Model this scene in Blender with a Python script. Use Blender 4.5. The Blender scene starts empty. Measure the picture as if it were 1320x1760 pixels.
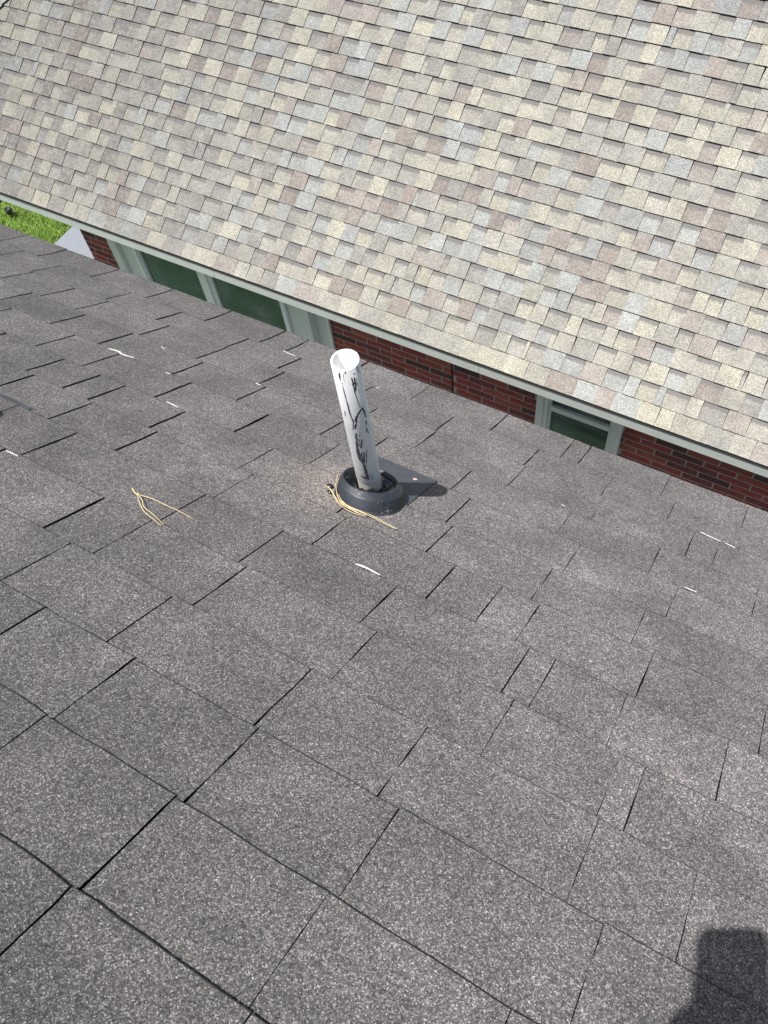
import bpy, math, random
from mathutils import Vector, Matrix

# ------------------------------------------------------------------ camera, sky, sun, exposure
sc = bpy.context.scene
GZ = 7.1                                   # camera height above the lawn
CAM = Vector((0, 0, GZ))
RX = Vector((0.8652304, 0.4920993, -0.0959927))     # image right
DN = Vector((0.3807156, -0.7694336, -0.5128622))    # image down
FW = Vector((-0.3262392, 0.4071981, -0.8530872))    # view direction
cd = bpy.data.cameras.new('camera')
cd.sensor_fit = 'VERTICAL'; cd.sensor_height = 36; cd.lens = 1435.4 / 1760 * 36
cd.clip_start = 0.005; cd.clip_end = 500
cam = bpy.data.objects.new('camera', cd); sc.collection.objects.link(cam)
m = Matrix((RX, -DN, -FW)).transposed().to_4x4(); m.translation = CAM
cam.matrix_world = m
sc.camera = cam

LIGHT = Vector((0.215, 0.180, -0.960)).normalized()     # direction the sunlight travels
EL = math.asin(-LIGHT.z); AZ = math.atan2(-LIGHT.x, -LIGHT.y)
w = bpy.data.worlds.new('World'); sc.world = w; w.use_nodes = True
nt = w.node_tree
sky = nt.nodes.new('ShaderNodeTexSky'); sky.sky_type = 'NISHITA'; sky.sun_disc = False
sky.air_density = 0.8; sky.dust_density = 3.5; sky.ozone_density = 0.4; sky.sun_elevation = EL; sky.sun_rotation = AZ
bg = nt.nodes['Background']; bg.inputs['Strength'].default_value = 0.085
nt.links.new(sky.outputs[0], bg.inputs['Color'])
sd = bpy.data.lights.new('sun', 'SUN'); sd.energy = 4.5; sd.angle = math.radians(0.53); sd.color = (1, 0.975, 0.935)
so = bpy.data.objects.new('sun', sd); sc.collection.objects.link(so)
so.rotation_euler = LIGHT.to_track_quat('-Z', 'Y').to_euler(); so.location = (-4, -4, 25)
sc.view_settings.view_transform = 'Standard'; sc.view_settings.look = 'None'
sc.view_settings.exposure = 0.68; sc.view_settings.gamma = 1; sc.view_settings.use_curve_mapping = False
sc.render.engine = 'CYCLES'
sc.cycles.use_denoising = True; sc.cycles.denoiser = 'OPENIMAGEDENOISE'
sc.cycles.denoising_input_passes = 'RGB_ALBEDO_NORMAL'; sc.cycles.denoising_prefilter = 'ACCURATE'
sc.cycles.max_bounces = 6; sc.cycles.diffuse_bounces = 3; sc.cycles.glossy_bounces = 3
sc.cycles.transparent_max_bounces = 8

rnd = random.Random(7)
WO = {}                                    # world origin of each object

# ------------------------------------------------------------------ helpers
def put(o, parent, origin):
    sc.collection.objects.link(o)
    WO[o.name] = Vector(origin)
    if parent is not None:
        o.parent = parent; o.location = WO[o.name] - WO[parent.name]
    else:
        o.location = origin
    return o

def tag(o, label=None, cat=None, group=None, kind=None):
    if label: o['label'] = label
    if cat: o['category'] = cat
    if group: o['group'] = group
    if kind: o['kind'] = kind
    return o

def empty(name, loc, label, cat, group=None):
    o = bpy.data.objects.new(name, None); o.empty_display_size = 0.1
    put(o, None, loc)
    return tag(o, label, cat, group)

class MB:
    def __init__(s):
        s.v = []; s.f = []; s.mi = []; s.col = []; s.band = []; s.sm = []
    def add(s, vs, fs, mi=0, col=(1, 1, 1), band=None, smooth=False):
        n = len(s.v); s.v += [Vector(p) for p in vs]
        s.col += [tuple(col)] * len(vs); s.band += (band if band else [0.0] * len(vs))
        for i, f in enumerate(fs):
            s.f.append([n + k for k in f]); s.mi.append(mi[i] if isinstance(mi, list) else mi); s.sm.append(smooth)
    def box(s, x0, x1, y0, y1, z0, z1, mi=0, col=(1, 1, 1)):
        vs = [(x, y, z) for z in (z0, z1) for y in (y0, y1) for x in (x0, x1)]
        s.add(vs, [(0, 2, 3, 1), (4, 5, 7, 6), (0, 1, 5, 4), (2, 6, 7, 3), (0, 4, 6, 2), (1, 3, 7, 5)], mi, col)
    def build(s, name, mats, parent=None, origin=None):
        if origin is None:
            lo = Vector((min(p.x for p in s.v), min(p.y for p in s.v), min(p.z for p in s.v)))
            hi = Vector((max(p.x for p in s.v), max(p.y for p in s.v), max(p.z for p in s.v)))
            origin = (lo + hi) / 2; origin.z = lo.z
        origin = Vector(origin)
        me = bpy.data.meshes.new(name)
        me.from_pydata([p - origin for p in s.v], [], s.f)
        for mt in (mats if isinstance(mats, (list, tuple)) else [mats]): me.materials.append(mt)
        me.polygons.foreach_set('material_index', s.mi)
        me.polygons.foreach_set('use_smooth', s.sm)
        a = me.attributes.new('tint', 'FLOAT_COLOR', 'POINT')
        a.data.foreach_set('color', [c for t in s.col for c in (t[0], t[1], t[2], 1.0)])
        b = me.attributes.new('band', 'FLOAT', 'POINT'); b.data.foreach_set('value', s.band)
        me.update()
        return put(bpy.data.objects.new(name, me), parent, origin)

def tube(mb, pts, r, n=6, taper=None, mi=0, col=(1, 1, 1)):
    pts = [Vector(p) for p in pts]; vs = []; fs = []
    up = Vector((0.31, 0.17, 0.93)).normalized()
    for i, p in enumerate(pts):
        t = (pts[min(i + 1, len(pts) - 1)] - pts[max(i - 1, 0)]).normalized()
        a = t.cross(up).normalized(); b = t.cross(a)
        rr = r * (taper[i] if taper else 1)
        vs += [p + (a * math.cos(2 * math.pi * k / n) + b * math.sin(2 * math.pi * k / n)) * rr for k in range(n)]
    for i in range(len(pts) - 1):
        for k in range(n):
            fs.append((i * n + k, i * n + (k + 1) % n, (i + 1) * n + (k + 1) % n, (i + 1) * n + k))
    fs += [tuple(range(n)), tuple(reversed(range((len(pts) - 1) * n, len(pts) * n)))]
    mb.add(vs, fs, mi, col, smooth=True)

def smooth_path(P, n=6):
    P = [Vector(p) for p in P]; out = []
    for i in range(len(P) - 1):
        p0, p1, p2, p3 = P[max(i - 1, 0)], P[i], P[i + 1], P[min(i + 2, len(P) - 1)]
        for k in range(n):
            t = k / n
            out.append(0.5 * ((2 * p1) + (p2 - p0) * t + (2 * p0 - 5 * p1 + 4 * p2 - p3) * t * t + (3 * p1 - p0 - 3 * p2 + p3) * t ** 3))
    out.append(P[-1]); return out

# ------------------------------------------------------------------ materials
class NT:
    def __init__(s, name):
        s.m = bpy.data.materials.new(name); s.m.use_nodes = True; s.t = s.m.node_tree
        s.p = s.t.nodes['Principled BSDF']; s.out = s.t.nodes['Material Output']
        s.pos = s.n('ShaderNodeNewGeometry').outputs['Position']
    def n(s, t, **kw):
        o = s.t.nodes.new(t)
        for k, v in kw.items(): setattr(o, k, v)
        return o
    def l(s, a, b): s.t.links.new(a, b)
    def setv(s, sock, v):
        if hasattr(v, 'default_value'): s.l(v, sock)
        else: sock.default_value = v
    def math(s, op, a, b=None, clamp=False):
        o = s.n('ShaderNodeMath', operation=op, use_clamp=clamp); s.setv(o.inputs[0], a)
        if b is not None: s.setv(o.inputs[1], b)
        return o.outputs[0]
    def noise(s, scale, detail=2, rough=0.5, vec=None):
        o = s.n('ShaderNodeTexNoise'); o.inputs['Scale'].default_value = scale
        o.inputs['Detail'].default_value = detail; o.inputs['Roughness'].default_value = rough
        s.l(vec or s.pos, o.inputs['Vector']); return o.outputs['Fac']
    def voro(s, scale):
        o = s.n('ShaderNodeTexVoronoi'); o.inputs['Scale'].default_value = scale; s.l(s.pos, o.inputs['Vector']); return o
    def ramp(s, fac, stops, mode='LINEAR'):
        o = s.n('ShaderNodeValToRGB'); o.color_ramp.interpolation = mode; s.l(fac, o.inputs[0])
        e = o.color_ramp.elements
        while len(e) < len(stops): e.new(0.5)
        for k, (p, c) in enumerate(stops):
            e[k].position = p; e[k].color = (*c, 1) if isinstance(c, tuple) else (c, c, c, 1)
        return o.outputs[0]
    def mix(s, fac, a, b, mode='MIX'):
        o = s.n('ShaderNodeMix', data_type='RGBA', blend_type=mode)
        s.setv(o.inputs[0], fac)
        for k, v in ((6, a), (7, b)):
            if isinstance(v, tuple): o.inputs[k].default_value = (*v, 1)
            else: s.l(v, o.inputs[k])
        return o.outputs[2]
    def attr(s, name):
        o = s.n('ShaderNodeAttribute'); o.attribute_name = name; return o
    def bump(s, h, strength, dist):
        o = s.n('ShaderNodeBump'); o.inputs['Strength'].default_value = strength; o.inputs['Distance'].default_value = dist
        s.l(h, o.inputs['Height']); s.l(o.outputs[0], s.p.inputs['Normal'])
    def base(s, v):
        if isinstance(v, tuple): s.p.inputs['Base Color'].default_value = (*v, 1)
        else: s.l(v, s.p.inputs['Base Color'])
    def rough(s, v, spec=0.5):
        s.setv(s.p.inputs['Roughness'], v); s.p.inputs['Specular IOR Level'].default_value = spec

M = {}
def plain(name, col, rough=0.6, spec=0.4, nscale=40, namt=0.15, bump=0.0):
    k = NT(name)
    f = k.noise(nscale, 4)
    c = k.mix(k.math('MULTIPLY', f, namt * 2), col, tuple(x * 0.6 for x in col))
    k.base(c); k.rough(rough, spec)
    if bump: k.bump(f, bump, 0.002)
    M[name] = k.m; return k

# charcoal granules
k = NT('charcoal_granules')
v1 = k.voro(760); v2 = k.voro(460)
s1 = k.n('ShaderNodeSeparateColor'); k.l(v1.outputs['Color'], s1.inputs[0])
s2 = k.n('ShaderNodeSeparateColor'); k.l(v2.outputs['Color'], s2.inputs[0])
g = k.ramp(s1.outputs[0], [(0, 0.018), (0.35, 0.044), (0.7, 0.090), (0.9, 0.165), (1.0, 0.40)])
g2 = k.ramp(s2.outputs[1], [(0, 0.026), (0.5, 0.066), (0.85, 0.112), (1.0, 0.24)])
c = k.mix(0.42, g, g2)
mid = k.ramp(k.noise(120, 4, 0.7), [(0.30, 0.80), (0.70, 1.22)])
c = k.mix(1.0, c, mid, 'MULTIPLY')
big = k.ramp(k.noise(6, 4, 0.6), [(0.32, 0.82), (0.68, 1.20)])
c = k.mix(1.0, c, big, 'MULTIPLY')
c = k.mix(1.0, c, k.attr('tint').outputs['Color'], 'MULTIPLY')
c = k.mix(1.0, c, (1.10, 1.05, 1.055), 'MULTIPLY')
dust = k.ramp(k.noise(8.3, 6, 0.72), [(0.50, 0.0), (0.74, 0.8)])
c = k.mix(dust, c, (1.28, 1.26, 1.25), 'MULTIPLY')
bald = k.ramp(k.math('MULTIPLY', k.noise(17, 5, 0.75), k.noise(2.7, 3, 0.6)), [(0.30, 0.0), (0.40, 0.7)])
c = k.mix(bald, c, (1.3, 1.28, 1.26), 'MULTIPLY')
pt = k.n('ShaderNodeVectorMath', operation='DISTANCE'); k.l(k.pos, pt.inputs[0]); pt.inputs[1].default_value = (-0.70, 0.72, 5.605)
near = k.ramp(k.math('ADD', pt.outputs['Value'], k.math('MULTIPLY', k.math('SUBTRACT', k.noise(14, 4, 0.7), 0.5), 0.22)), [(0.0, 0.55), (0.16, 0.0)])
c = k.mix(k.math('MULTIPLY', near, 1.6, True), c, (1.9, 1.75, 1.62), 'MULTIPLY')
k.base(c); k.rough(0.85, 0.25); k.p.inputs['Diffuse Roughness'].default_value = 1.0
h = k.math('ADD', k.math('MULTIPLY', v1.outputs['Distance'], 1.0), k.math('MULTIPLY', s2.outputs[0], 0.6))
k.bump(h, 0.5, 0.0012); M['charcoal'] = k.m

# blended pale granules
k = NT('blended_granules')
v1 = k.voro(260)
s1 = k.n('ShaderNodeSeparateColor'); k.l(v1.outputs['Color'], s1.inputs[0])
gr = k.ramp(s1.outputs[0], [(0, 0.62), (0.5, 0.98), (0.85, 1.15), (1.0, 1.5)])
tn = k.mix(k.ramp(k.noise(34, 4, 0.6), [(0.42, 0.0), (0.66, 0.55)]), k.attr('tint').outputs['Color'], (0.365, 0.352, 0.325))
c = k.mix(1.0, tn, gr, 'MULTIPLY')
bl = k.ramp(k.noise(95, 3, 0.7), [(0.3, 0.84), (0.7, 1.13)])
c = k.mix(1.0, c, bl, 'MULTIPLY')
st = k.ramp(k.noise(7, 6, 0.7), [(0.3, 0.82), (0.7, 1.10)])
c = k.mix(1.0, c, st, 'MULTIPLY')
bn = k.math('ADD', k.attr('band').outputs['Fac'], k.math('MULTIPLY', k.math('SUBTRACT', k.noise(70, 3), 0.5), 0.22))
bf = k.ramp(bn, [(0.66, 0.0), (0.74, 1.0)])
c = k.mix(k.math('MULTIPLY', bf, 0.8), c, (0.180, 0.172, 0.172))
k.base(c); k.rough(0.9, 0.2); k.p.inputs['Diffuse Roughness'].default_value = 1.0
k.bump(v1.outputs['Distance'], 0.5, 0.002); M['blend'] = k.m

plain('asphalt_edge', (0.030, 0.029, 0.029), 0.85, 0.2, 120, 0.4)
plain('underlay', (0.008, 0.008, 0.009), 0.95, 0.1)
plain('trim_paint', (0.71, 0.73, 0.71), 0.45, 0.4, 6, 0.24)
plain('trim_white', (0.80, 0.82, 0.82), 0.4, 0.45, 9, 0.08)
plain('soffit_paint', (0.45, 0.47, 0.46), 0.6, 0.3)
plain('joint_dark', (0.03, 0.022, 0.022), 0.9, 0.1)
plain('concrete', (0.33, 0.35, 0.385), 0.85, 0.2, 22, 0.3)
plain('slab_concrete', (0.215, 0.232, 0.262), 0.85, 0.2, 14, 0.25)
plain('needle', (0.66, 0.53, 0.31), 0.55, 0.35, 300, 0.3)
plain('scuff_white', (0.60, 0.59, 0.565), 0.8, 0.2, 400, 0.2)
plain('smear', (0.105, 0.105, 0.125), 0.6, 0.3, 400, 0.35)
plain('black_plastic', (0.02, 0.021, 0.022), 0.5, 0.4)
plain('phone_body', (0.03, 0.03, 0.035), 0.25, 0.5)
plain('lens_glass', (0.005, 0.005, 0.006), 0.05, 0.6)
plain('skin', (0.55, 0.34, 0.25), 0.55, 0.35, 60, 0.12)
plain('rubber_gloss', (0.009, 0.009, 0.010), 0.18, 0.6, 60, 0.3, 0.6)
plain('pink_mark', (0.62, 0.38, 0.36), 0.8, 0.2)
plain('house_wall', (0.36, 0.34, 0.31), 0.85, 0.2)

k = NT('mortar'); f = k.noise(90, 4)
k.base(k.ramp(f, [(0.3, (0.34, 0.275, 0.255)), (0.7, (0.44, 0.365, 0.34))])); k.rough(0.95, 0.1); k.bump(f, 0.5, 0.002); M['mortar'] = k.m
k = NT('brick_clay'); f = k.noise(55, 5, 0.65)
c = k.mix(1.0, k.attr('tint').outputs['Color'], k.ramp(f, [(0.25, 0.62), (0.75, 1.3)]), 'MULTIPLY')
k.base(c); k.rough(0.88, 0.2); k.bump(f, 0.6, 0.003); M['brick'] = k.m
k = NT('pvc_white'); f = k.noise(30, 4)
c = k.ramp(f, [(0.3, (0.86, 0.88, 0.89)), (0.7, (0.93, 0.94, 0.94))]); k.base(c); k.rough(0.4, 0.4)
tr = k.n('ShaderNodeBsdfTranslucent'); tr.inputs[0].default_value = (0.9, 0.87, 0.76, 1)
mx = k.n('ShaderNodeMixShader'); mx.inputs[0].default_value = 0.12
k.l(k.p.outputs[0], mx.inputs[1]); k.l(tr.outputs[0], mx.inputs[2]); k.l(mx.outputs[0], k.out.inputs[0]); M['pvc'] = k.m
k = NT('pvc_bare'); f = k.noise(40, 4)
k.base(k.ramp(f, [(0.3, (0.58, 0.565, 0.52)), (0.7, (0.74, 0.73, 0.69))])); k.rough(0.45, 0.4); M['pvc_bare'] = k.m
k = NT('flashing_plastic')
f = k.noise(26, 5, 0.7); f2 = k.noise(160, 3, 0.6)
c = k.ramp(f, [(0.3, (0.017, 0.021, 0.028)), (0.62, (0.030, 0.035, 0.045)), (0.76, (0.07, 0.075, 0.085))])
sp = k.ramp(k.math('MULTIPLY', f2, k.noise(19, 2)), [(0.40, 0.0), (0.47, 1.0)])
c = k.mix(k.math('MULTIPLY', sp, 0.55), c, (0.30, 0.31, 0.32))
k.base(c); k.rough(0.46, 0.45); k.bump(f2, 0.12, 0.001); M['flashing'] = k.m
k = NT('flange_plastic'); f = k.noise(24, 5, 0.7)
c = k.ramp(f, [(0.3, (0.040, 0.045, 0.056)), (0.6, (0.056, 0.061, 0.073)), (0.75, (0.12, 0.125, 0.13))])
k.base(c); k.rough(0.42, 0.5); M['flange_plastic'] = k.m
k = NT('grass_blade')
c = k.mix(1.0, k.attr('tint').outputs['Color'], k.ramp(k.noise(4, 3), [(0.3, 0.8), (0.7, 1.2)]), 'MULTIPLY')
k.base(c); k.rough(0.55, 0.3)
tr = k.n('ShaderNodeBsdfTranslucent'); k.l(c, tr.inputs[0])
mx = k.n('ShaderNodeMixShader'); mx.inputs[0].default_value = 0.35
k.l(k.p.outputs[0], mx.inputs[1]); k.l(tr.outputs[0], mx.inputs[2]); k.l(mx.outputs[0], k.out.inputs[0]); M['grass'] = k.m
k = NT('lawn_soil'); f = k.noise(35, 5, 0.7)
k.base(k.ramp(f, [(0.3, (0.045, 0.08, 0.03)), (0.7, (0.10, 0.16, 0.06))])); k.rough(0.95, 0.1); k.bump(f, 0.8, 0.02); M['lawn'] = k.m
k = NT('window_glass')
fr = k.n('ShaderNodeFresnel'); fr.inputs[0].default_value = 1.7
gl = k.n('ShaderNodeBsdfGlossy'); gl.inputs['Roughness'].default_value = 0.02; gl.inputs['Color'].default_value = (0.72, 0.95, 0.92, 1)
tp = k.n('ShaderNodeBsdfTransparent'); tp.inputs[0].default_value = (0.78, 0.88, 0.84, 1)
mx = k.n('ShaderNodeMixShader'); k.l(fr.outputs[0], mx.inputs[0]); k.l(tp.outputs[0], mx.inputs[1]); k.l(gl.outputs[0], mx.inputs[2])
df = k.n('ShaderNodeBsdfDiffuse'); df.inputs[0].default_value = (0.19, 0.25, 0.22, 1)
m2 = k.n('ShaderNodeMixShader'); k.l(k.ramp(k.noise(3.1, 4, 0.6), [(0.34, 0.22), (0.66, 0.78)]), m2.inputs[0]); k.l(mx.outputs[0], m2.inputs[1]); k.l(df.outputs[0], m2.inputs[2])
k.l(m2.outputs[0], k.out.inputs[0]); M['glass'] = k.m
plain('curtain', (0.24, 0.30, 0.28), 0.9, 0.1, 3, 0.4)

# ------------------------------------------------------------------ ground
def sheet(name, x0, x1, y0, y1, z, mat, kind='structure', t=0.0):
    mb = MB()
    if t: mb.box(x0, x1, y0, y1, z - t, z)
    else: mb.add([(x0, y0, z), (x1, y0, z), (x1, y1, z), (x0, y1, z)], [(0, 1, 2, 3)])
    o = mb.build(name, mat); o['kind'] = kind; return o
sheet('ground', -120, 120, -120, 120, 0.0, M['lawn'])
sheet('patio', -8.55, -5.9, 3.3, 12.0, 0.06, M['slab_concrete'], t=0.1)
sheet('walkway', -5.895, 4.0, 2.55, 3.70, 0.055, M['concrete'], t=0.1)  # unseen pale slab added to bounce neutral light onto the eave and trim
mb = MB()
for i in range(26000):
    x = rnd.uniform(-11.3, -8.57); y = rnd.uniform(4.5, 6.2)
    hh = rnd.uniform(0.035, 0.085); an = rnd.uniform(0, 6.283); wd = rnd.uniform(0.0035, 0.007)
    lean = rnd.uniform(0.2, 1.1) * hh; la = rnd.uniform(0, 6.283)
    dx, dy = math.cos(an) * wd, math.sin(an) * wd
    tx, ty = math.cos(la) * lean, math.sin(la) * lean
    q = rnd.random(); col = (0.22 + 0.20 * q, 0.36 + 0.22 * q, 0.06 + 0.10 * q)
    mb.add([(x - dx, y - dy, 0), (x + dx, y + dy, 0), (x + dx * .7 + tx * .45, y + dy * .7 + ty * .45, hh * .65),
            (x - dx * .7 + tx * .45, y - dy * .7 + ty * .45, hh * .65), (x + tx, y + ty, hh)],
           [(0, 1, 2, 3), (3, 2, 4)], 0, col)
g = mb.build('lawn_grass', M['grass']); tag(g, 'bright green mown grass seen through the gap between the roofs', 'grass', kind='stuff')

# ------------------------------------------------------------------ near house with the charcoal roof
A = math.atan(8 / 12); SA, CA = math.sin(A), math.cos(A); U = 0.85
def D(e, d, h):
    """roof point: e along the eave, d down the slope, h off the deck"""
    q = -(U - h)
    return Vector((e, SA * q + d * CA, CA * q - d * SA)) + CAM

BUTTS = [0.115, 0.272, 0.4285, 0.5898, 0.747, 0.8993, 1.0485, 1.1974, 1.3382, 1.4739, 1.618, 1.7558, 1.8984, 2.0285, 2.1714]
SLOTS = [[], [], [-0.429], [-0.422, -0.199], [-0.63, -0.41, -0.188, 0.088], [-0.911, -0.689, -0.42, -0.222, 0.041, 0.175],
 [-0.981, -0.868, -0.653, -0.386, -0.138, 0.037, 0.075], [-1.208, -0.861, -0.675, -0.422, -0.162, -0.114, 0.013],
 [-1.298, -1.107, -0.847, -0.612, -0.366, -0.268, -0.19, 0.026], [-1.525, -1.403, -1.323, -1.138, -0.889, -0.64, -0.434, -0.21, -0.016],
 [-1.634, -1.476, -1.242, -1.003, -0.798, -0.454, -0.191, 0.022], [-1.951, -1.739, -1.563, -1.313, -1.11, -0.862, -0.737, -0.508, -0.251, -0.043, 0.171],
 [-2.104, -1.927, -1.793, -1.554, -1.348, -1.14, -0.844, -0.667, -0.415, -0.208, 0.01, 0.068],
 [-2.121, -1.819, -1.616, -1.358, -1.173, -0.93, -0.675, -0.425, -0.222, -0.059],
 [-2.428, -2.243, -2.004, -1.773, -1.536, -1.329, -1.24, -1.03, -0.817, -0.57, -0.369, -0.32, -0.1, 0.104]]
E0, E1 = -3.3, 1.05
house = empty('house', D(0, 2.0, 0) - Vector((0, 0.4, 5.2)), 'house under the dark charcoal shingle roof in the foreground', 'house')
mb = MB()
P = [D(E0, -0.6, -0.001), D(E1, -0.6, -0.001), D(E1, 2.158, -0.001), D(E0, 2.158, -0.001)]
Q = [p - Vector((0, 0, 0.03)) for p in P]
mb.add(P + Q, [(0, 1, 2, 3), (7, 6, 5, 4), (0, 4, 5, 1), (1, 5, 6, 2), (2, 6, 7, 3), (3, 7, 4, 0)])
roof1 = mb.build('roof', M['underlay'], house)
ez = D(0, 2.158, 0)
mb = MB(); mb.box(E0, E1, ez.y - 0.03, ez.y - 0.008, ez.z - 0.2, ez.z - 0.034); mb.build('fascia', M['trim_paint'], house)
mb = MB(); mb.box(E0 + .2, E1 - .2, ez.y - 2.4, ez.y - 0.35, 0, ez.z - 0.06); mb.build('wall', M['house_wall'], house)

def tab(k, e0, e1, butt, top_d, lift, tint):
    """one tab: thin curved slab lying on the course below, ragged lower edge"""
    L = butt - top_d; th = 0.0032; nx = 7
    mb = MB(); us = [e0 + (e1 - e0) * i / nx for i in range(nx + 1)]
    ss = [-0.02] + [L * q for q in (0.0, 0.35, 0.62, 0.84)] + [L - 0.0012, L]
    sk = rnd.uniform(-0.0022, 0.0022); lr = rnd.uniform(-0.0003, 0.0003)
    top = []; bot = []; rag = [rnd.uniform(-0.0012, 0.0012) for _ in range(nx + 1)]
    for j, s in enumerate(ss):
        for i, u in enumerate(us):
            t = i / nx - .5
            h = 0.0045 + (lift + lr * 2 * t) * max(0, s / L) ** (1.35 if lift < .0055 else (1.8 if lift < .008 else 2.2)) + (0.0 if s >= 0 else -0.002)
            dd = top_d + s
            uu = u
            if j >= len(ss) - 2: dd += sk * 2 * t + rag[i] + (rnd.uniform(-.0004, .0006) if j == len(ss) - 1 else 0)
            if i in (0, nx): uu += rnd.uniform(-0.0009, 0.0009)
            top.append(D(uu, dd, h)); bot.append(D(uu, dd, max(h - th, 0.0003)))
    n = nx + 1; fs = []; mi = []
    nr = len(ss)
    for j in range(nr - 1):
        for i in range(nx):
            fs.append((j * n + i, (j + 1) * n + i, (j + 1) * n + i + 1, j * n + i + 1)); mi.append(1 if j == nr - 2 else 0)
    mb.add(top, fs, mi, (tint,) * 3, smooth=True)
    loop = [j * n for j in range(nr)] + [(nr - 1) * n + i for i in range(1, n)] + [j * n + nx for j in range(nr - 2, -1, -1)]
    m_ = len(loop)
    mb.add([top[q] for q in loop] + [bot[q] for q in loop], [(i, m_ + i, m_ + i + 1, i + 1) for i in range(m_ - 1)], 1)
    return mb

def slots_for(row):
    s = sorted(SLOTS[row]); s = s or [-0.35 + rnd.uniform(-.1, .1)]
    out = [s[0]]
    for x in s[1:]:
        while x - out[-1] > 0.48: out.append(out[-1] + rnd.uniform(0.2, 0.28))
        out.append(x)
    while out[-1] < E1 - 0.15: out.append(out[-1] + rnd.uniform(0.16, 0.28))
    while out[0] > E0 + 0.15: out.insert(0, out[0] - rnd.uniform(0.16, 0.28))
    return [E0] + [x for x in out if E0 + .08 < x < E1 - .08] + [E1]

far_tabs = MB()
for r in range(1, len(BUTTS)):
    es = slots_for(r)
    gaps = []; rowlift = rnd.uniform(0.0030, 0.0035)
    for x in es:
        g0 = 0.0058 if x < -0.95 else (0.0031 if x < -0.3 else 0.0017)
        if r <= 6: g0 *= 0.9
        gaps.append(g0 * rnd.uniform(0.8, 1.2))
    for i in range(len(es) - 1):
        a, b = es[i] + gaps[i] / 2, es[i + 1] - gaps[i + 1] / 2
        wav = 0.003 * math.sin(es[i] * 3.1 + r * 1.7)
        lift = (rowlift + rnd.uniform(-0.00015, 0.00015)) * (2.6 if r == len(BUTTS) - 1 else 1.0) * (1.5 if r <= 4 else 1.15)
        if r < len(BUTTS) - 1: lift = min(lift, 0.0072)
        tint = rnd.choice([0.92, 0.95, 0.98, 1.0, 1.02, 1.05, 1.10]) * rnd.uniform(0.97, 1.03)
        mb = tab(r, a, b, BUTTS[r] + wav, BUTTS[r - 1], lift, tint)
        inview = not (b < -2.75 + (2.17 - BUTTS[r]) * 1.15 or a > 0.55)
        if inview: mb.build('shingle', [M['charcoal'], M['asphalt_edge']], roof1)
        else:
            n0 = len(far_tabs.v)
            far_tabs.v += mb.v; far_tabs.f += [[n0 + q for q in f] for f in mb.f]; far_tabs.mi += mb.mi
            far_tabs.sm += mb.sm; far_tabs.col += mb.col; far_tabs.band += mb.band
o = far_tabs.build('shingle_field', [M['charcoal'], M['asphalt_edge']], roof1); o['kind'] = 'stuff'

# white scuffs along broken tab edges
SC = [[(-1.5151, 1.6127), (-1.4869, 1.6191), (-1.4668, 1.6127), (-1.4336, 1.6198)], [(-1.4503, 1.7423), (-1.4325, 1.7384)], [(-1.1998, 1.4756), (-1.1806, 1.4738), (-1.1615, 1.472)], [(-1.3216, 1.6123), (-1.3071, 1.6133)], [(-1.2376, 2.0274), (-1.2137, 2.0226), (-1.1918, 2.0236)], [(-1.1394, 1.754), (-1.1238, 1.7531)], [(-1.2323, 1.0413), (-1.2172, 1.0421), (-1.2006, 1.0428)], [(-0.5133, 1.1993), (-0.4938, 1.2026), (-0.481, 1.202), (-0.4615, 1.2004)], [(0.0205, 1.9095), (0.0443, 1.9054), (0.0691, 1.9025)], [(0.0798, 1.9029), (0.103, 1.8988)], [(0.0328, 1.6221), (0.0582, 1.6215)], [(-0.9169, 2.0211), (-0.9073, 2.0208)], [(-0.2807, 1.766), (-0.2726, 1.7631)]]
SW = [2.6, 0.6, 0.8, 0.6, 0.8, 1.0, 0.7, 2.1, 0.5, 0.35, 0.45, 0.5, 0.45]
for path, wd in zip(SC, SW):
    P = smooth_path([(e, d, 0) for e, d in path], 6); mb = MB(); vs = []; n = len(P); HS = 0.0105
    for i, p in enumerate(P):
        t = i / (n - 1); wv = wd * 0.001 * (0.25 + math.sin(math.pi * t)) * rnd.uniform(0.45, 1.4)
        vs += [D(p.x, p.y - wv - .003, HS), D(p.x, p.y + wv * rnd.uniform(.3, 1) - .003, HS + .0004)]
    vs += [v - Vector((0, 0.0006, 0.0012)) for v in vs]
    N = 2 * n
    fs = [(2 * i, 2 * i + 1, 2 * i + 3, 2 * i + 2) for i in range(n - 1)]
    fs += [(N + 2 * i + a, 2 * i + a, 2 * i + 2 + a, N + 2 * i + 2 + a) for i in range(n - 1) for a in (0, 1)]
    mb.add(vs, fs); mb.build('scuff', M['scuff_white'], roof1)

# ------------------------------------------------------------------ vent pipes and their flashings
def lathe_face(mb, rings, n, mi=0, smooth=True, close=False):
    vs = [p for r in rings for p in r]; fs = []
    for j in range(len(rings) - 1):
        for i in range(n):
            fs.append((j * n + i, j * n + (i + 1) % n, (j + 1) * n + (i + 1) % n, (j + 1) * n + i))
    mb.add(vs, fs, mi, smooth=smooth)

def ring(c, r, n=48, jit=0):
    return [c + Vector((r * math.cos(2 * math.pi * i / n), r * math.sin(2 * math.pi * i / n), 0)) for i in range(n)]

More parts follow.
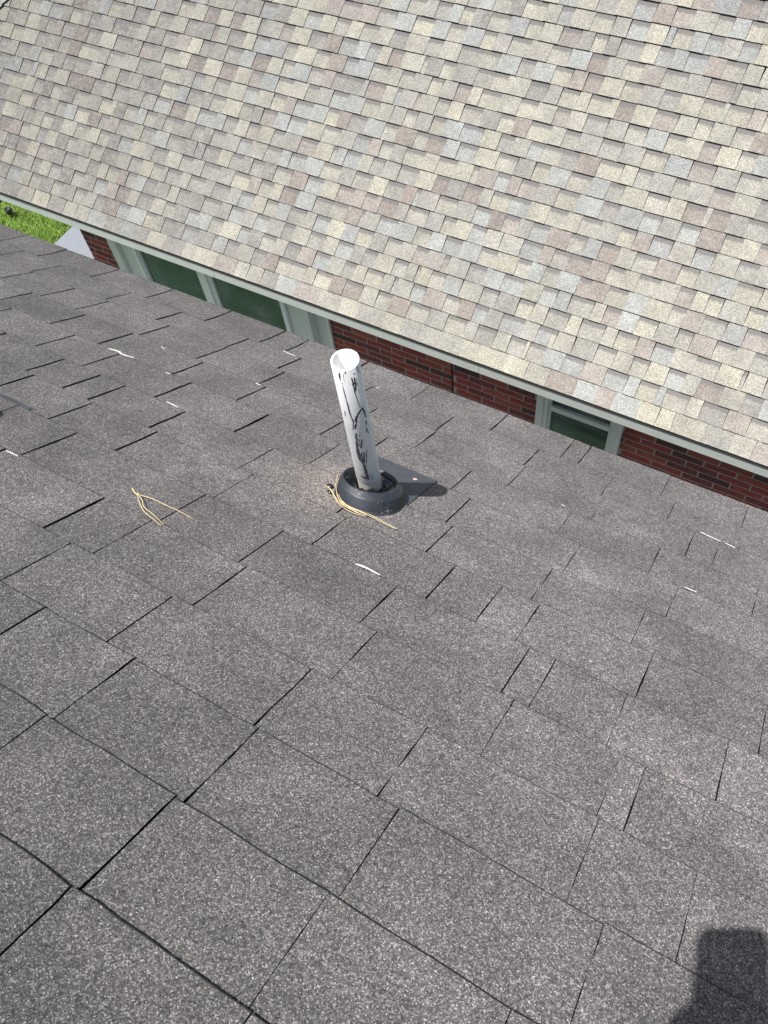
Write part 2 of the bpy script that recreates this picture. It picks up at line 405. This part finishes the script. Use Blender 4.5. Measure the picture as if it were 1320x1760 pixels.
def flashing(name, ec, dc, d_end, h0, h1, label, seed, hw=0.0765):
    q = random.Random(seed)
    t = empty(name, D(ec, dc, 0), label, 'pipe flashing', 'pipe flashings on the charcoal roof')
    # flange plate
    mb = MB(); th = 0.0018; rows = [dc - 0.03, dc + 0.02, (dc + d_end) / 2, d_end - .02, d_end]
    hs = [h0 - .004, h0, (h0 * .5 + h1 * .5), h1, h1 - .0012]; vs = []
    for dd, hh in zip(rows, hs):
        for i in range(5):
            u = ec - hw + 2 * hw * i / 4
            vs.append(D(u, dd, hh + q.uniform(-.0004, .0004)))
    b = [v - Vector((0, SA, CA)) * th for v in vs]; fs = []
    for j in range(4):
        for i in range(4):
            fs.append((j * 5 + i, (j + 1) * 5 + i, (j + 1) * 5 + i + 1, j * 5 + i + 1))
    o = 25
    for i in range(4): fs.append((20 + i, o + 20 + i, o + 21 + i, 21 + i))
    for j in range(4):
        fs.append((j * 5 + 5, j * 5, o + j * 5, o + j * 5 + 5)); fs.append((j * 5 + 4, j * 5 + 9, o + j * 5 + 9, o + j * 5 + 4))
    mb.add(vs + b, fs); mb.build('flange', M['flange_plastic'], t)
    # collar: flared cone leaning back towards the vertical
    n = 56; mb = MB()
    def rg(r, h, se, sd, rag=0.0):
        out = []
        for i in range(n):
            a = 2 * math.pi * i / n
            rr = r
            out.append(D(ec + se + rr * math.cos(a), dc + sd + rr * math.sin(a), h + rag * (math.sin(a * 5 + 1) + 0.6 * math.sin(a * 11)) * 0.5))
        return out
    rings = [rg(.0775, .0060, 0, 0), rg(.0766, .0088, 0, 0), rg(.0752, .0096, 0, 0), rg(.0747, .0108, 0, 0), rg(.0700, .0330, -.003, 0), rg(.0694, .0345, -.003, .0003),
             rg(.0680, .0356, -.0035, .0005), rg(.0618, .0440, -.007, .0012), rg(.0602, .0452, -.008, .0015), rg(.0588, .0452, -.009, .002, .0006), rg(.0574, .0445, -.009, .002, .0006), rg(.0552, .034, -.008, .003), rg(.054, .006, -.004, .006)]
    lathe_face(mb, rings, n); mb.build('collar', M['flashing'], t)
    # torn rubber seal: a crumpled ring inside the collar
    mb = MB(); rr = []
    for j, (r, h) in enumerate([(.0548, .035), (.050, .0335), (.044, .029), (.037, .023), (.031, .020), (.0275, .023)]):
        out = []
        for i in range(n):
            a = 2 * math.pi * i / n
            wob = 0.0035 * math.sin(a * 3 + j * .9) + 0.0028 * math.sin(a * 7 + j * 2.1 + seed) + q.uniform(-.0009, .0009)
            f = 0.25 + j * 0.18
            out.append(D(ec - .009 - (.016 - .009) * j / 5 + r * math.cos(a), dc + .002 + (.015) * j / 5 + r * math.sin(a), h + wob * min(f, 1)))
        rr.append(out)
    lathe_face(mb, rr, n); mb.build('rubber_seal', M['rubber_gloss'], t)
    for k, (de, dd, s) in enumerate([(-.083, -.030, .006), (-.070, -.052, .0045), (.004, .182, .004), (.035, -.074, .003)]):
        if k == 2: continue
        mb = MB(); c = D(ec + de, dc + dd, .008)
        pts = []
        for j in range(3):
            for i in range(7):
                a = 2 * math.pi * i / 7; r = s * (1.0, .8, .25)[j] * q.uniform(.7, 1.3)
                pts.append(c + D(r * math.cos(a) * 1.6, r * math.sin(a), j * s * .5) - D(0, 0, 0))
        fs = [(j * 7 + i, j * 7 + (i + 1) % 7, (j + 1) * 7 + (i + 1) % 7, (j + 1) * 7 + i) for j in range(2) for i in range(7)] + [tuple(range(14, 21))]
        mb.add(pts, fs, smooth=True); mb.build('sealant_lump', M['rubber_gloss'], t)
    return t

fl1 = flashing('pipe_flashing', -0.622, 1.45, 1.634, 0.0072, 0.0112, 'black plastic pipe flashing with flared collar around the white vent pipe', 3)
mb = MB(); c0 = (-0.585, 1.596)
vs = [D(c0[0], c0[1], .0122)] + [D(c0[0] + .0052 * math.cos(i * .785) * rnd.uniform(.8, 1.2), c0[1] + .0065 * math.sin(i * .785) * rnd.uniform(.8, 1.2), .0114) for i in range(8)]
mb.add(vs, [(0, i + 1, (i + 1) % 8 + 1) for i in range(8)]); mb.build('paint_spot', M['pink_mark'], fl1)
fl2 = flashing('pipe_flashing', -1.430, 1.023, 1.2170, 0.0012, 0.0070, 'second black pipe flashing at the left edge, only the corner of its flange showing', 11)

def vent_pipe(name, x, y, z0, z1, R, label, zb):
    t = empty(name, (x, y, z0), label, 'vent pipe', 'vent pipes on the charcoal roof')
    n = 48; c = Vector((x, y, 0)); Z = lambda z: Vector((x, y, z))
    mb = MB(); ri = R - 0.0042
    lathe_face(mb, [ring(Z(zb), R - .0002, n), ring(Z(zb + .0012), R, n), ring(Z((zb + z1) / 2), R, n), ring(Z(z1 - .0012), R, n), ring(Z(z1), R - .0010, n),
                    ring(Z(z1), ri + .0008, n), ring(Z(z1 - .001), ri, n), ring(Z(z1 - .15), ri, n), ring(Z(z0 + .01), ri, n)], n)
    mb.build('pipe_wall', M['pvc'], t)
    mb = MB(); lathe_face(mb, [ring(Z(z0 - .04), R - .0007, n), ring(Z(zb), R - .0007, n)], n); mb.build('bare_end', M['pvc_bare'], t)
    return t
PX, PY = -0.638, 0.767
roofz = D(0, 1.4885, 0).z
PR = 0.0258
vp1 = vent_pipe('vent_pipe', PX, PY, roofz - 0.02, GZ - 1.104, PR, 'white plastic vent pipe streaked with dark paint, standing upright in the roof', roofz + 0.066)
vp2 = vent_pipe('vent_pipe', -1.446, 0.767 - (1.4885 - 1.0615) * CA, D(0, 1.0615, 0).z - .02, D(0, 1.0615, 0).z + 0.25, PR, 'white vent pipe beyond the left edge, seen by its shadow', D(0, 1.0615, 0).z + 0.06)

# dark paint smears dragged down the pipe: (x, y, width) in a 5.5x enlargement grid of the pipe face -> angle and height
def on_pipe(px, py):
    X = (540 + px / 5.5 - 660) / 1435.4; Y = (580 + py / 5.5 - 880) / 1435.4
    v = RX * X + DN * Y + FW
    ox, oy = -PX, -PY
    a = v.x ** 2 + v.y ** 2; b = 2 * (ox * v.x + oy * v.y); c = ox * ox + oy * oy - PR ** 2
    ds = b * b - 4 * a * c
    if ds < 0: ds = 0
    t = (-b - math.sqrt(ds)) / (2 * a); p = v * t
    return math.atan2(p.y - PY, p.x - PX), p.z + GZ
STROKES = [[(268, 455, 4), (290, 540, 6), (320, 650, 8), (345, 740, 8), (368, 795, 9), (366, 872, 4)],
 [(462, 655, 4), (440, 690, 12), (412, 728, 16), (396, 772, 18), (378, 792, 10)],
 [(402, 785, 10), (393, 830, 16), (388, 868, 12)], [(397, 905, 12), (396, 935, 16), (390, 958, 6)],
 [(410, 950, 12), (404, 1000, 16), (412, 1060, 18), (430, 1130, 24), (440, 1165, 10)],
 [(455, 668, 10), (476, 712, 12), (484, 752, 9)], [(490, 785, 12), (494, 826, 9)], [(493, 850, 6), (505, 885, 6), (516, 908, 3)], [(498, 850, 4), (489, 900, 3)],
 [(353, 378, 9), (370, 450, 13), (386, 520, 8), (412, 600, 6), (436, 668, 4)], [(380, 376, 9), (388, 430, 14), (394, 512, 8)], [(397, 385, 4), (410, 450, 4), (428, 530, 3)],
 [(235, 330, 7), (240, 362, 10), (246, 405, 4)], [(296, 320, 9), (293, 348, 7)], [(262, 425, 5), (265, 440, 5)], [(276, 345, 4), (283, 420, 3)],
 [(370, 346, 8), (388, 343, 9)], [(398, 268, 4), (412, 300, 5), (428, 330, 3)],
 [(425, 1085, 10), (438, 1150, 16), (466, 1195, 14), (486, 1250, 18), (500, 1310, 20), (522, 1342, 8)],
 [(442, 1306, 6), (470, 1322, 10), (506, 1338, 10)], [(470, 1085, 9), (474, 1185, 13)], [(497, 1060, 4), (493, 1140, 6), (489, 1235, 4)],
 [(520, 1290, 4), (536, 1318, 4)], [(546, 1300, 4), (552, 1342, 3)], [(458, 960, 5), (446, 1000, 10), (452, 1045, 6)], [(430, 960, 5), (424, 990, 7)],
 [(436, 905, 3), (428, 945, 4)], [(290, 690, 5), (293, 742, 4)], [(420, 1000, 6), (434, 1020, 8), (440, 1050, 6)], [(449, 1075, 6), (455, 1150, 10), (458, 1190, 6)]]
for st in STROKES:
    P = smooth_path([Vector((x, y, wd * 1.45)) for x, y, wd in st], 7); n = len(P); vs = []
    for i, p in enumerate(P):
        t = (P[min(i + 1, n - 1)] - P[max(i - 1, 0)]); t.z = 0; t.normalize(); nx_, ny_ = -t.y, t.x
        wa = max(p.z, 3) * .5 * rnd.uniform(0.45, 1.35) * (0.5 if i in (0, n - 1) else 1); wb = max(p.z, 3) * .5 * rnd.uniform(0.45, 1.35) * (0.5 if i in (0, n - 1) else 1)
        for q in ((p.x - nx_ * wa, p.y - ny_ * wa), (p.x, p.y), (p.x + nx_ * wb, p.y + ny_ * wb)):
            a, z = on_pipe(*q); rr = PR + .00035
            vs.append((PX + rr * math.cos(a), PY + rr * math.sin(a), z))
    mb = MB(); mb.add(vs, [(3 * i + a, 3 * i + 1 + a, 3 * i + 4 + a, 3 * i + 3 + a) for i in range(n - 1) for a in (0, 1)])
    mb.build('paint_smear', M['smear'], vp1)

# ------------------------------------------------------------------ pine needles
N1 = [[(-0.9694, 1.1074), (-0.956, 1.0994), (-0.9477, 1.0972)], [(-0.9477, 1.0972), (-0.9267, 1.0781), (-0.9022, 1.0618), (-0.8792, 1.0532), (-0.8424, 1.0446)], [(-0.9477, 1.0972), (-0.9228, 1.0824), (-0.9036, 1.0666), (-0.8781, 1.0606), (-0.8414, 1.0488)], [(-0.9477, 1.0972), (-0.9169, 1.1042), (-0.8793, 1.1058), (-0.8509, 1.1064), (-0.8173, 1.1025)]]
N2 = [[(-0.7143, 1.463), (-0.6886, 1.415), (-0.6631, 1.3825), (-0.6313, 1.3647), (-0.6015, 1.3574), (-0.5865, 1.3595)], [(-0.7025, 1.4567), (-0.6864, 1.4174), (-0.6581, 1.3821), (-0.6229, 1.3624), (-0.5923, 1.3616), (-0.5711, 1.3649), (-0.5416, 1.3609), (-0.5144, 1.3604)], [(-0.7008, 1.3951), (-0.684, 1.3893), (-0.6617, 1.3722), (-0.6356, 1.3601), (-0.6049, 1.3593), (-0.5769, 1.367), (-0.5426, 1.3626), (-0.5117, 1.3616)], [(-0.7021, 1.403), (-0.6782, 1.3837), (-0.6489, 1.3628), (-0.6134, 1.3501), (-0.5855, 1.3578)], [(-0.7024, 1.4503), (-0.6793, 1.4007), (-0.6574, 1.3769), (-0.6284, 1.3678), (-0.5967, 1.3653), (-0.5827, 1.3609)], [(-0.71, 1.4547), (-0.6827, 1.4031), (-0.6496, 1.3679), (-0.6126, 1.3566), (-0.5831, 1.3576)]]
def needles(name, L, h, label, rad):
    t = empty(name, D(L[0][0][0], L[0][0][1], h), label, 'pine needles')
    for j, path in enumerate(L):
        n = len(path); P = []
        for i, (e, d) in enumerate(path):
            P.append(D(e, d, h + (0.004 if (name == 'pine_needle_bunch' and i < 2) else 0) + rnd.uniform(-.001, .002) + 0.0011 * (j % 3)))
        P = smooth_path(P, 5); k = len(P)
        mb = MB(); r = rad * (1.7 if (L is N1 and j == 0) else 1)
        tube(mb, P, r, 6, [1.0 - 0.45 * (i / (k - 1)) ** 3 for i in range(k)])
        mb.build('needle', M['needle'], t)
needles('pine_needle_cluster', N1, 0.0098, 'three tan pine needles joined at one end lying on the roof', 0.0008)
needles('pine_needle_bunch', N2, 0.0130, 'bunch of tan pine needles caught against the pipe flashing', 0.0007)

# ------------------------------------------------------------------ brick house across the gap
EY, EZ = 3.496, GZ - 4.5006
def N(x, u, h): return Vector((x, EY + u * CA - h * SA, EZ + u * SA + h * CA))
HX = -11.93                                 # the hip runs along x = y + HX
bh = empty('brick_house', (-2.5, 5.5, 0), 'red brick house with a pale mottled shingle roof across the gap', 'house')
XR = 2.2; UR = 4.2
ridge = N(0, UR, -0.012); er = N(0, 0, -0.012)
c0 = Vector((er.y + HX, er.y, er.z)); c1 = Vector((ridge.y + HX, ridge.y, ridge.z)); c2 = Vector((c0.x, 2 * ridge.y - er.y, er.z))
mb = MB()
vs = [c0, (XR, er.y, er.z), (XR, ridge.y, ridge.z), c1, c2, (XR, c2.y, er.z)]
vs += [Vector(v) - Vector((0, 0, 0.03)) for v in vs]
mb.add(vs, [(0, 1, 2, 3), (0, 3, 4), (3, 2, 5, 4), (1, 0, 6, 7), (0, 4, 10, 6), (4, 5, 11, 10), (7, 6, 9, 8), (9, 6, 10), (8, 9, 10, 11), (1, 7, 8, 2), (2, 8, 11, 5)],
       [0, 1, 1, 0, 0, 0, 0, 0, 0, 0, 0], (0.42, 0.41, 0.38))
roof2 = mb.build('roof', [M['asphalt_edge'], M['blend']], bh)

PAL = [((0.440, 0.425, 0.335), 26), ((0.400, 0.388, 0.322), 30), ((0.355, 0.346, 0.300), 24), ((0.305, 0.297, 0.265), 10), ((0.380, 0.400, 0.370), 14), ((0.350, 0.365, 0.345), 9), ((0.300, 0.258, 0.222), 10), ((0.350, 0.312, 0.272), 10)]
PAL = [(tuple((0.88 * v + 0.12 * m_) * w_ for v, m_, w_ in zip(c_, (0.378, 0.368, 0.318), (0.98, 0.98, 1.025))), q_) for c_, q_ in PAL]
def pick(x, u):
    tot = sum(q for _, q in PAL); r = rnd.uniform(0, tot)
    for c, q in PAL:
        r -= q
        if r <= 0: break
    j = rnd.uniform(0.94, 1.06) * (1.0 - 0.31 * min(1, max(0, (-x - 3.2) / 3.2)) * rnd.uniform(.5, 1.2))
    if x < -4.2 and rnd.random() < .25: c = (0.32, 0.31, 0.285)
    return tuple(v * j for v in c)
EXPO = 0.127
def piece(x0, x1, u0, proud, col):
    mb = MB()
    hb, ht = (0.0150, 0.0045) if proud else (0.0100, 0.0010)
    tp = rnd.uniform(-0.004, 0.006) if proud else 0
    uu = [u0, u0 + EXPO * .5, u0 + EXPO + 0.012]
    vs = []; band = []
    j0, j1 = rnd.uniform(-.0012, .0012), rnd.uniform(-.0012, .0012)
    for k_, u in enumerate(uu):
        t = (u - u0) / EXPO; h = hb + (ht - hb) * t; sh = tp * t
        vs += [N(x0 + sh, u + (j0 if k_ == 0 else 0), h), N(x1 - sh, u + (j1 if k_ == 0 else 0), h)]
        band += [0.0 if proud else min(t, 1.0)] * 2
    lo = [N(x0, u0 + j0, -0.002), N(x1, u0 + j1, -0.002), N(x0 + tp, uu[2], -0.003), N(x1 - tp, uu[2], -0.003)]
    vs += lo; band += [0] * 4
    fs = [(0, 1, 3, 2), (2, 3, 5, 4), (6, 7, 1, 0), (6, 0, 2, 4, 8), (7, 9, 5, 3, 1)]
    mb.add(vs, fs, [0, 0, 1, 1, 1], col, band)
    ga, gb = rnd.uniform(.9, 1.08), rnd.uniform(.9, 1.08)
    for q in range(6): mb.col[q] = tuple(v * (gb if q % 2 else ga) for v in col)
    return mb

def screen(p):
    q = Vector(p) - CAM; z = q.dot(FW)
    return (660 + 1435.4 * q.dot(RX) / z, 880 + 1435.4 * q.dot(DN) / z) if z > .1 else (-9e3, -9e3)
pieces = []
ncourse = 33
for j in range(ncourse):
    u0 = j * EXPO
    xl = N(0, u0 + EXPO * .5, 0).y + HX
    x = -8.5 - rnd.uniform(0, .2); proud = rnd.random() < .5; run = 0
    while x < XR:
        if j == 0:
            wd = rnd.uniform(0.10, 0.22)
        else:
            wd = rnd.uniform(0.085, 0.165) if proud else rnd.uniform(0.09, 0.16)
            if rnd.random() < .04: wd = rnd.uniform(0.02, 0.05)
        a, b = x + .0007, x + wd - .0007
        if b > xl:
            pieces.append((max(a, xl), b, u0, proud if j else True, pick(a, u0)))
        x += wd
        proud = (not proud) if rnd.random() < .95 else proud
def area(pc):
    x0, x1, u0 = pc[:3]
    P = [screen(N(x0, u0, 0)), screen(N(x1, u0, 0)), screen(N(x1, u0 + EXPO, 0)), screen(N(x0, u0 + EXPO, 0))]
    cx = sum(p[0] for p in P) / 4; cy = sum(p[1] for p in P) / 4
    if not (-10 < cx < 1330 and -10 < cy < 1770): return 0
    return abs(sum(P[i][0] * P[(i + 1) % 4][1] - P[(i + 1) % 4][0] * P[i][1] for i in range(4))) / 2
order = sorted(range(len(pieces)), key=lambda i: -area(pieces[i]))
single = set(order[:300])
fld = MB()
for i, pc in enumerate(pieces):
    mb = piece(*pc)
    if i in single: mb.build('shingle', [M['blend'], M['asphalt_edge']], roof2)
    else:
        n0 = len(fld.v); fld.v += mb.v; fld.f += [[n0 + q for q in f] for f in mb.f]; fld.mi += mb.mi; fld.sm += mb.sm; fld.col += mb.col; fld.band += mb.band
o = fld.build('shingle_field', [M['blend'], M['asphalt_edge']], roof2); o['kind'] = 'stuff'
# hip caps
hd = (c1 - c0); hl = hd.length; hd.normalize(); sidev = Vector((1, -1, 0)).normalized(); upv = hd.cross(sidev); upv = upv if upv.z > 0 else -upv
for i in range(int(hl / 0.14)):
    p = c0 + hd * (i * 0.14); mb = MB(); vs = []
    for s_, lf in ((0, .042), (0.19, .030)):
        for a_ in (-1, 0, 1):
            drop = abs(a_) * 0.155 * 0.42
            vs.append(p + hd * s_ + sidev * (a_ * 0.155) + upv * (lf - drop + .004))
    n0 = 6; vs += [v - upv * .006 for v in vs]
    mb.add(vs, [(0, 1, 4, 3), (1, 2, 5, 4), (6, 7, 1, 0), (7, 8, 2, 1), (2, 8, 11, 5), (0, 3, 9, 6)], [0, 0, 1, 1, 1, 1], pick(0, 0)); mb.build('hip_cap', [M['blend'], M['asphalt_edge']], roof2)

# eave: drip edge, fascia, soffit
def bx(name, mat, parent, *b):
    mb = MB(); mb.box(*b); return mb.build(name, mat, parent)
FYF = 3.4865
bx('fascia', M['trim_paint'], bh, -8.22, -5.92, FYF, FYF + .02, GZ - 4.591, EZ - 0.011)
bx('fascia', M['trim_paint'], bh, -5.918, XR, FYF - .0015, FYF + .02, GZ - 4.593, EZ - 0.011)
bx('drip_edge', M['black_plastic'], bh, -8.22, XR, FYF - .004, FYF + .03, EZ - 0.0105, EZ - 0.004)
for xs_ in (-7.3, -4.05, -1.72, 0.55):
    bx('fascia_seam', M['soffit_paint'], bh, xs_, xs_ + .004, FYF - .0025, FYF + .001, GZ - 4.5925, EZ - 0.0125)
bx('soffit', M['soffit_paint'], bh, -8.2, XR, FYF + .0205, 4.6, GZ - 4.580, GZ - 4.570)
WT = GZ - 4.5795                            # top of the walls

# walls with bricks
WY = 3.722
def wallbox(x0, x1, z0, z1, y1=3.95): return bx('wall', M['mortar'], bh, x0, x1, WY, y1, z0, z1)
w1 = wallbox(-5.87, -1.30, 0, WT, 7.5)
w2 = wallbox(-0.72, 2.1, 0, WT, 7.5)
w3 = wallbox(-1.2995, -0.7205, 0, GZ - 6.05)
BL, BHh = 0.2277, 0.0682
BT = {0: (0.30, 0.066, 0.059), 1: (0.26, 0.061, 0.057), 2: (0.335, 0.09, 0.069), 3: (0.18, 0.054, 0.053), 4: (0.105, 0.050, 0.050)}
low = {}
SPANS = [(-5.872, -5.40, w1), (-3.168, -2.07, w1), (-2.056, -1.345, w1), (-0.692, 2.1, w2)]
for r in range(-6, 32):
    zt = GZ - 4.971 - r * BHh; z0, z1 = zt - BHh + 0.0058, zt - 0.0058
    if z1 > WT: z1 = WT - 0.001
    if z1 - z0 < .015 or z0 < 0: continue
    off = (-0.325 + (0.105 if r % 2 else 0.0) + 0.012 * math.sin(r * 2.3)) % BL
    for (xa, xb, wp) in SPANS:
        q0 = math.floor((xa - off) / BL)
        for q in range(q0, q0 + 20):
            a, b = off + q * BL + .0055, off + (q + 1) * BL - .0055
            a, b = max(a, xa), min(b, xb)
            if b - a < .02: continue
            col = BT[rnd.choice([0, 0, 0, 1, 1, 2, 3, 3, 4])]; col = tuple(v * rnd.uniform(.88, 1.12) for v in col)
            yy = WY - 0.0016 + rnd.uniform(-.0008, .0008)
            if r < 7 and b < 0.9:
                mb = MB(); mb.box(a, b, yy, WY + .01, z0, z1, 0, col); mb.build('brick', M['brick'], wp)
            else:
                low.setdefault(wp.name, (wp, MB()))[1].box(a, b, yy, WY + .01, z0, z1, 0, col)
for wp, mb in low.values():
    o = mb.build('brick_field', M['brick'], wp); o['kind'] = 'stuff'
bx('expansion_joint', M['joint_dark'], w1, -2.069, -2.057, WY - .004, WY + .01, 0.2, WT)

# bay with the wide window
def curtain(parent, x0, x1, y, z0, z1):
    mb = MB(); n = int((x1 - x0) / .012); vs = []
    for i in range(n + 1):
        x = x0 + (x1 - x0) * i / n
        yy = y + 0.008 * math.sin(x * 21) + 0.004 * math.sin(x * 57 + 1)
        vs += [(x, yy, z0), (x, yy, z1)]
    mb.add(vs, [(2 * i, 2 * i + 2, 2 * i + 3, 2 * i + 1) for i in range(n)], smooth=True); return mb.build('curtain', M['curtain'], parent)
ZB = GZ - 6.4; ZW = GZ - 6.2
bx('corner_board', M['trim_paint'], bh, -5.375, -5.286, 3.600, 3.721, 0.1, WT)
bx('bay_panel', M['trim_paint'], bh, -5.2855, -5.112, 3.640, 3.721, 0.1, WT)
bx('bay_panel', M['trim_paint'], bh, -3.515, -3.311, 3.638, 3.721, 0.1, WT)
bx('bay_panel', M['trim_paint'], bh, -5.1115, -3.5155, 3.642, 3.721, 0.1, ZB)
bx('wall_trim', M['trim_paint'], bh, -3.3105, -3.19, 3.704, 3.7215, 0.1, WT)
bx('wall_trim', M['trim_white'], bh, -3.1895, -3.170, 3.698, 3.7215, 0.1, WT)
def window(x0, x1, label, y0, fw, mat, muls=(), rails=(), zb=ZW, yg=None, steps=True):
    mb = MB(); yg = yg or y0 + .035
    fr = MB()
    fr.box(x0, x0 + fw, y0, y0 + .055, zb, WT); fr.box(x1 - fw, x1, y0, y0 + .055, zb, WT)
    fr.box(x0, x1, y0 - .012, y0 + .055, zb - .05, zb - .0005)
    wn = fr.build('window', mat, bh); wn['label'] = label
    ins = MB()                                # inner stepped sash stiles
    ins.box(x0 + fw + .0005, x0 + fw + .022, y0 + .014, y0 + .054, zb, WT); ins.box(x1 - fw - .022, x1 - fw - .0005, y0 + .014, y0 + .054, zb, WT)
    ins.build('sash', M['trim_paint'], wn)
    xs = [x0 + fw + .0225] + [v for m_ in muls for v in m_] + [x1 - fw - .0225]
    for i in range(0, len(xs), 2):
        p = MB(); p.box(xs[i], xs[i + 1], yg, yg + .004, zb, WT); p.build('pane', M['glass'], wn)
        curtain(wn, xs[i], xs[i + 1], yg + .028, zb, WT)
    for (a, b) in muls:
        g_ = MB(); g_.box(a + .0003, a + (b - a) * .62, y0 + .002, y0 + .05, zb, WT); g_.build('mullion', mat, wn)
        g_ = MB(); g_.box(a + (b - a) * .62 + .0004, b - .0003, y0 + .016, y0 + .05, zb, WT); g_.build('sash', M['trim_paint'], wn)
    for (a, b) in rails:
        g_ = MB(); g_.box(xs[0], xs[-1], y0 + .010, yg - .0005, a, b); g_.build('sash_rail', mat, wn)
        g_ = MB(); g_.box(xs[0], xs[-1], y0 + .020, yg - .0005, a - .022, a - .0005); g_.build('sash_rail', M['trim_paint'], wn)
    return wn
window(-5.105, -3.518, 'wide window of two panes in the pale bay', 3.612, 0.034, M['trim_white'], muls=[(-4.400, -4.262)])
window(-1.288, -0.728, 'small window in the brick wall at right', 3.682, 0.034, M['trim_paint'], rails=[(GZ - 4.985, GZ - 4.945)], zb=GZ - 6.0)
for (a, b) in ((-1.342, -1.2885), (-0.7275, -0.690)):
    bx('window_casing', M['trim_paint'], bh, a, b, 3.676, 3.74, GZ - 6.05, WT)
bx('room_back', M['joint_dark'], bh, -1.2995, -0.7205, 3.80, 3.9, GZ - 6.05, WT)

# small black garden fixtures on the lawn
def fixture(x, y, rz, label, s=1.0):
    t = empty('garden_light', (x, y, 0), label, 'garden light', 'black fixtures in the lawn')
    n = 14
    def rg(r, z, cx=0, cy=0): return [Vector((x + cx + r * math.cos(i * 2 * math.pi / n), y + cy + r * math.sin(i * 2 * math.pi / n), z)) for i in range(n)]
    mb = MB(); lathe_face(mb, [rg(.006, -.02), rg(.009, .04), rg(.016, .06), rg(.016, .075)], n); mb.build('stake', M['black_plastic'], t)
    mb = MB(); lathe_face(mb, [rg(.012 * s, .072), rg(.040 * s, .078), rg(.046 * s, .10), rg(.048 * s, .15), rg(.042 * s, .158), rg(.036 * s, .152), rg(.030 * s, .142), rg(.004, .140)], n); mb.build('head', M['black_plastic'], t)
    mb = MB(); a = rz; d = Vector((math.cos(a), math.sin(a), 0)); tube(mb, [Vector((x, y, .11)) + d * .04, Vector((x, y, .115)) + d * .075, Vector((x, y, .105)) + d * .10], .018, 8, [1, .9, .6]); mb.build('bracket', M['black_plastic'], t)
fixture(-9.52, 5.18, 0.2, 'larger black fixture standing in the lawn left of the patio')
fixture(-9.88, 5.335, 1.2, 'small black fixture in the lawn half hidden under the pale eave', 0.8)

# ------------------------------------------------------------------ the phone the picture is taken with, and the hand holding it
def cp(x, y, z): return CAM + RX * x + DN * y + FW * z
ph = empty('smartphone', cp(-.02, .07, -.008), 'smartphone held up at the camera position, its shadow on the shingles', 'phone')
mb = MB(); x0, x1, y0, y1, r = -.0735, .0100, -.0355, .129, .0165; out = []
for cx, cy, a0 in ((x1 - r, y0 + r, -90), (x1 - r, y1 - r, 0), (x0 + r, y1 - r, 90), (x0 + r, y0 + r, 180)):
    for i in range(7):
        a = math.radians(a0 + 15 * i); out.append((cx + r * math.cos(a), cy + r * math.sin(a)))
n = len(out); Fr = [cp(x, y, -.004) for x, y in out]; Bk = [cp(x, y, -.0125) for x, y in out]
mb.add(Fr + Bk, [tuple(range(n)), tuple(reversed(range(n, 2 * n)))] + [(i, n + i, n + (i + 1) % n, (i + 1) % n) for i in range(n)]); mb.build('case', M['phone_body'], ph)
mb = MB(); n = 20
rg = lambda r, z: [cp(r * math.cos(i * 2 * math.pi / n), r * math.sin(i * 2 * math.pi / n), z) for i in range(n)]
lathe_face(mb, [rg(.0085, -.0038), rg(.0085, -.0022), rg(.0070, -.0020), rg(.0068, -.0026), rg(.0008, -.0027)], n); mb.build('lens', M['lens_glass'], ph)

sk = []; ed = []; rad = []
def chain(pts, root=None):
    last = root
    for (x, y, z, r_) in pts:
        sk.append(cp(x - .0135, y - .023, z)); rad.append(r_)
        if last is not None: ed.append((last, len(sk) - 1))
        last = len(sk) - 1
    return last
chain([(-.125, .330, -.10, .034), (-.118, .270, -.075, .030), (-.105, .215, -.050, .026), (-.085, .170, -.020, .030), (-.070, .125, .002, .030)])
palm = len(sk) - 1; base = palm - 1
chain([(-.048, .088, .012, .0095), (-.018, .078, .016, .0090), (.012, .073, .013, .0085), (.031, .072, .000, .0078)], palm)
chain([(-.048, .108, .013, .0098), (-.016, .100, .018, .0093), (.016, .096, .015, .0087), (.034, .095, -.001, .0080)], palm)
chain([(-.050, .128, .013, .0095), (-.018, .122, .017, .0090), (.014, .119, .014, .0085), (.032, .118, -.001, .0078)], palm)
chain([(-.054, .148, .010, .0088), (-.026, .144, .014, .0080), (.002, .142, .013, .0075), (.020, .141, .012, .0068)], palm)
chain([(-.080, .130, -.020, .0135), (-.073, .098, -.024, .0115), (-.060, .070, -.023, .0100), (-.050, .052, -.022, .0085)], base)
me = bpy.data.meshes.new('person'); og = sk[0]
me.from_pydata([p - og for p in sk], ed, [])
pe = bpy.data.objects.new('person', me); put(pe, None, og); me.materials.append(M['skin'])
ms = pe.modifiers.new('skin', 'SKIN'); ms.use_smooth_shade = True
for i, sv in enumerate(me.skin_vertices[0].data):
    sv.radius = (rad[i], rad[i]); sv.use_root = (i == 0)
pe.modifiers.new('sub', 'SUBSURF').levels = 2; pe.modifiers['sub'].render_levels = 2
tag(pe, 'bare hand and forearm of the person holding the phone, casting shadow at lower right', 'person')
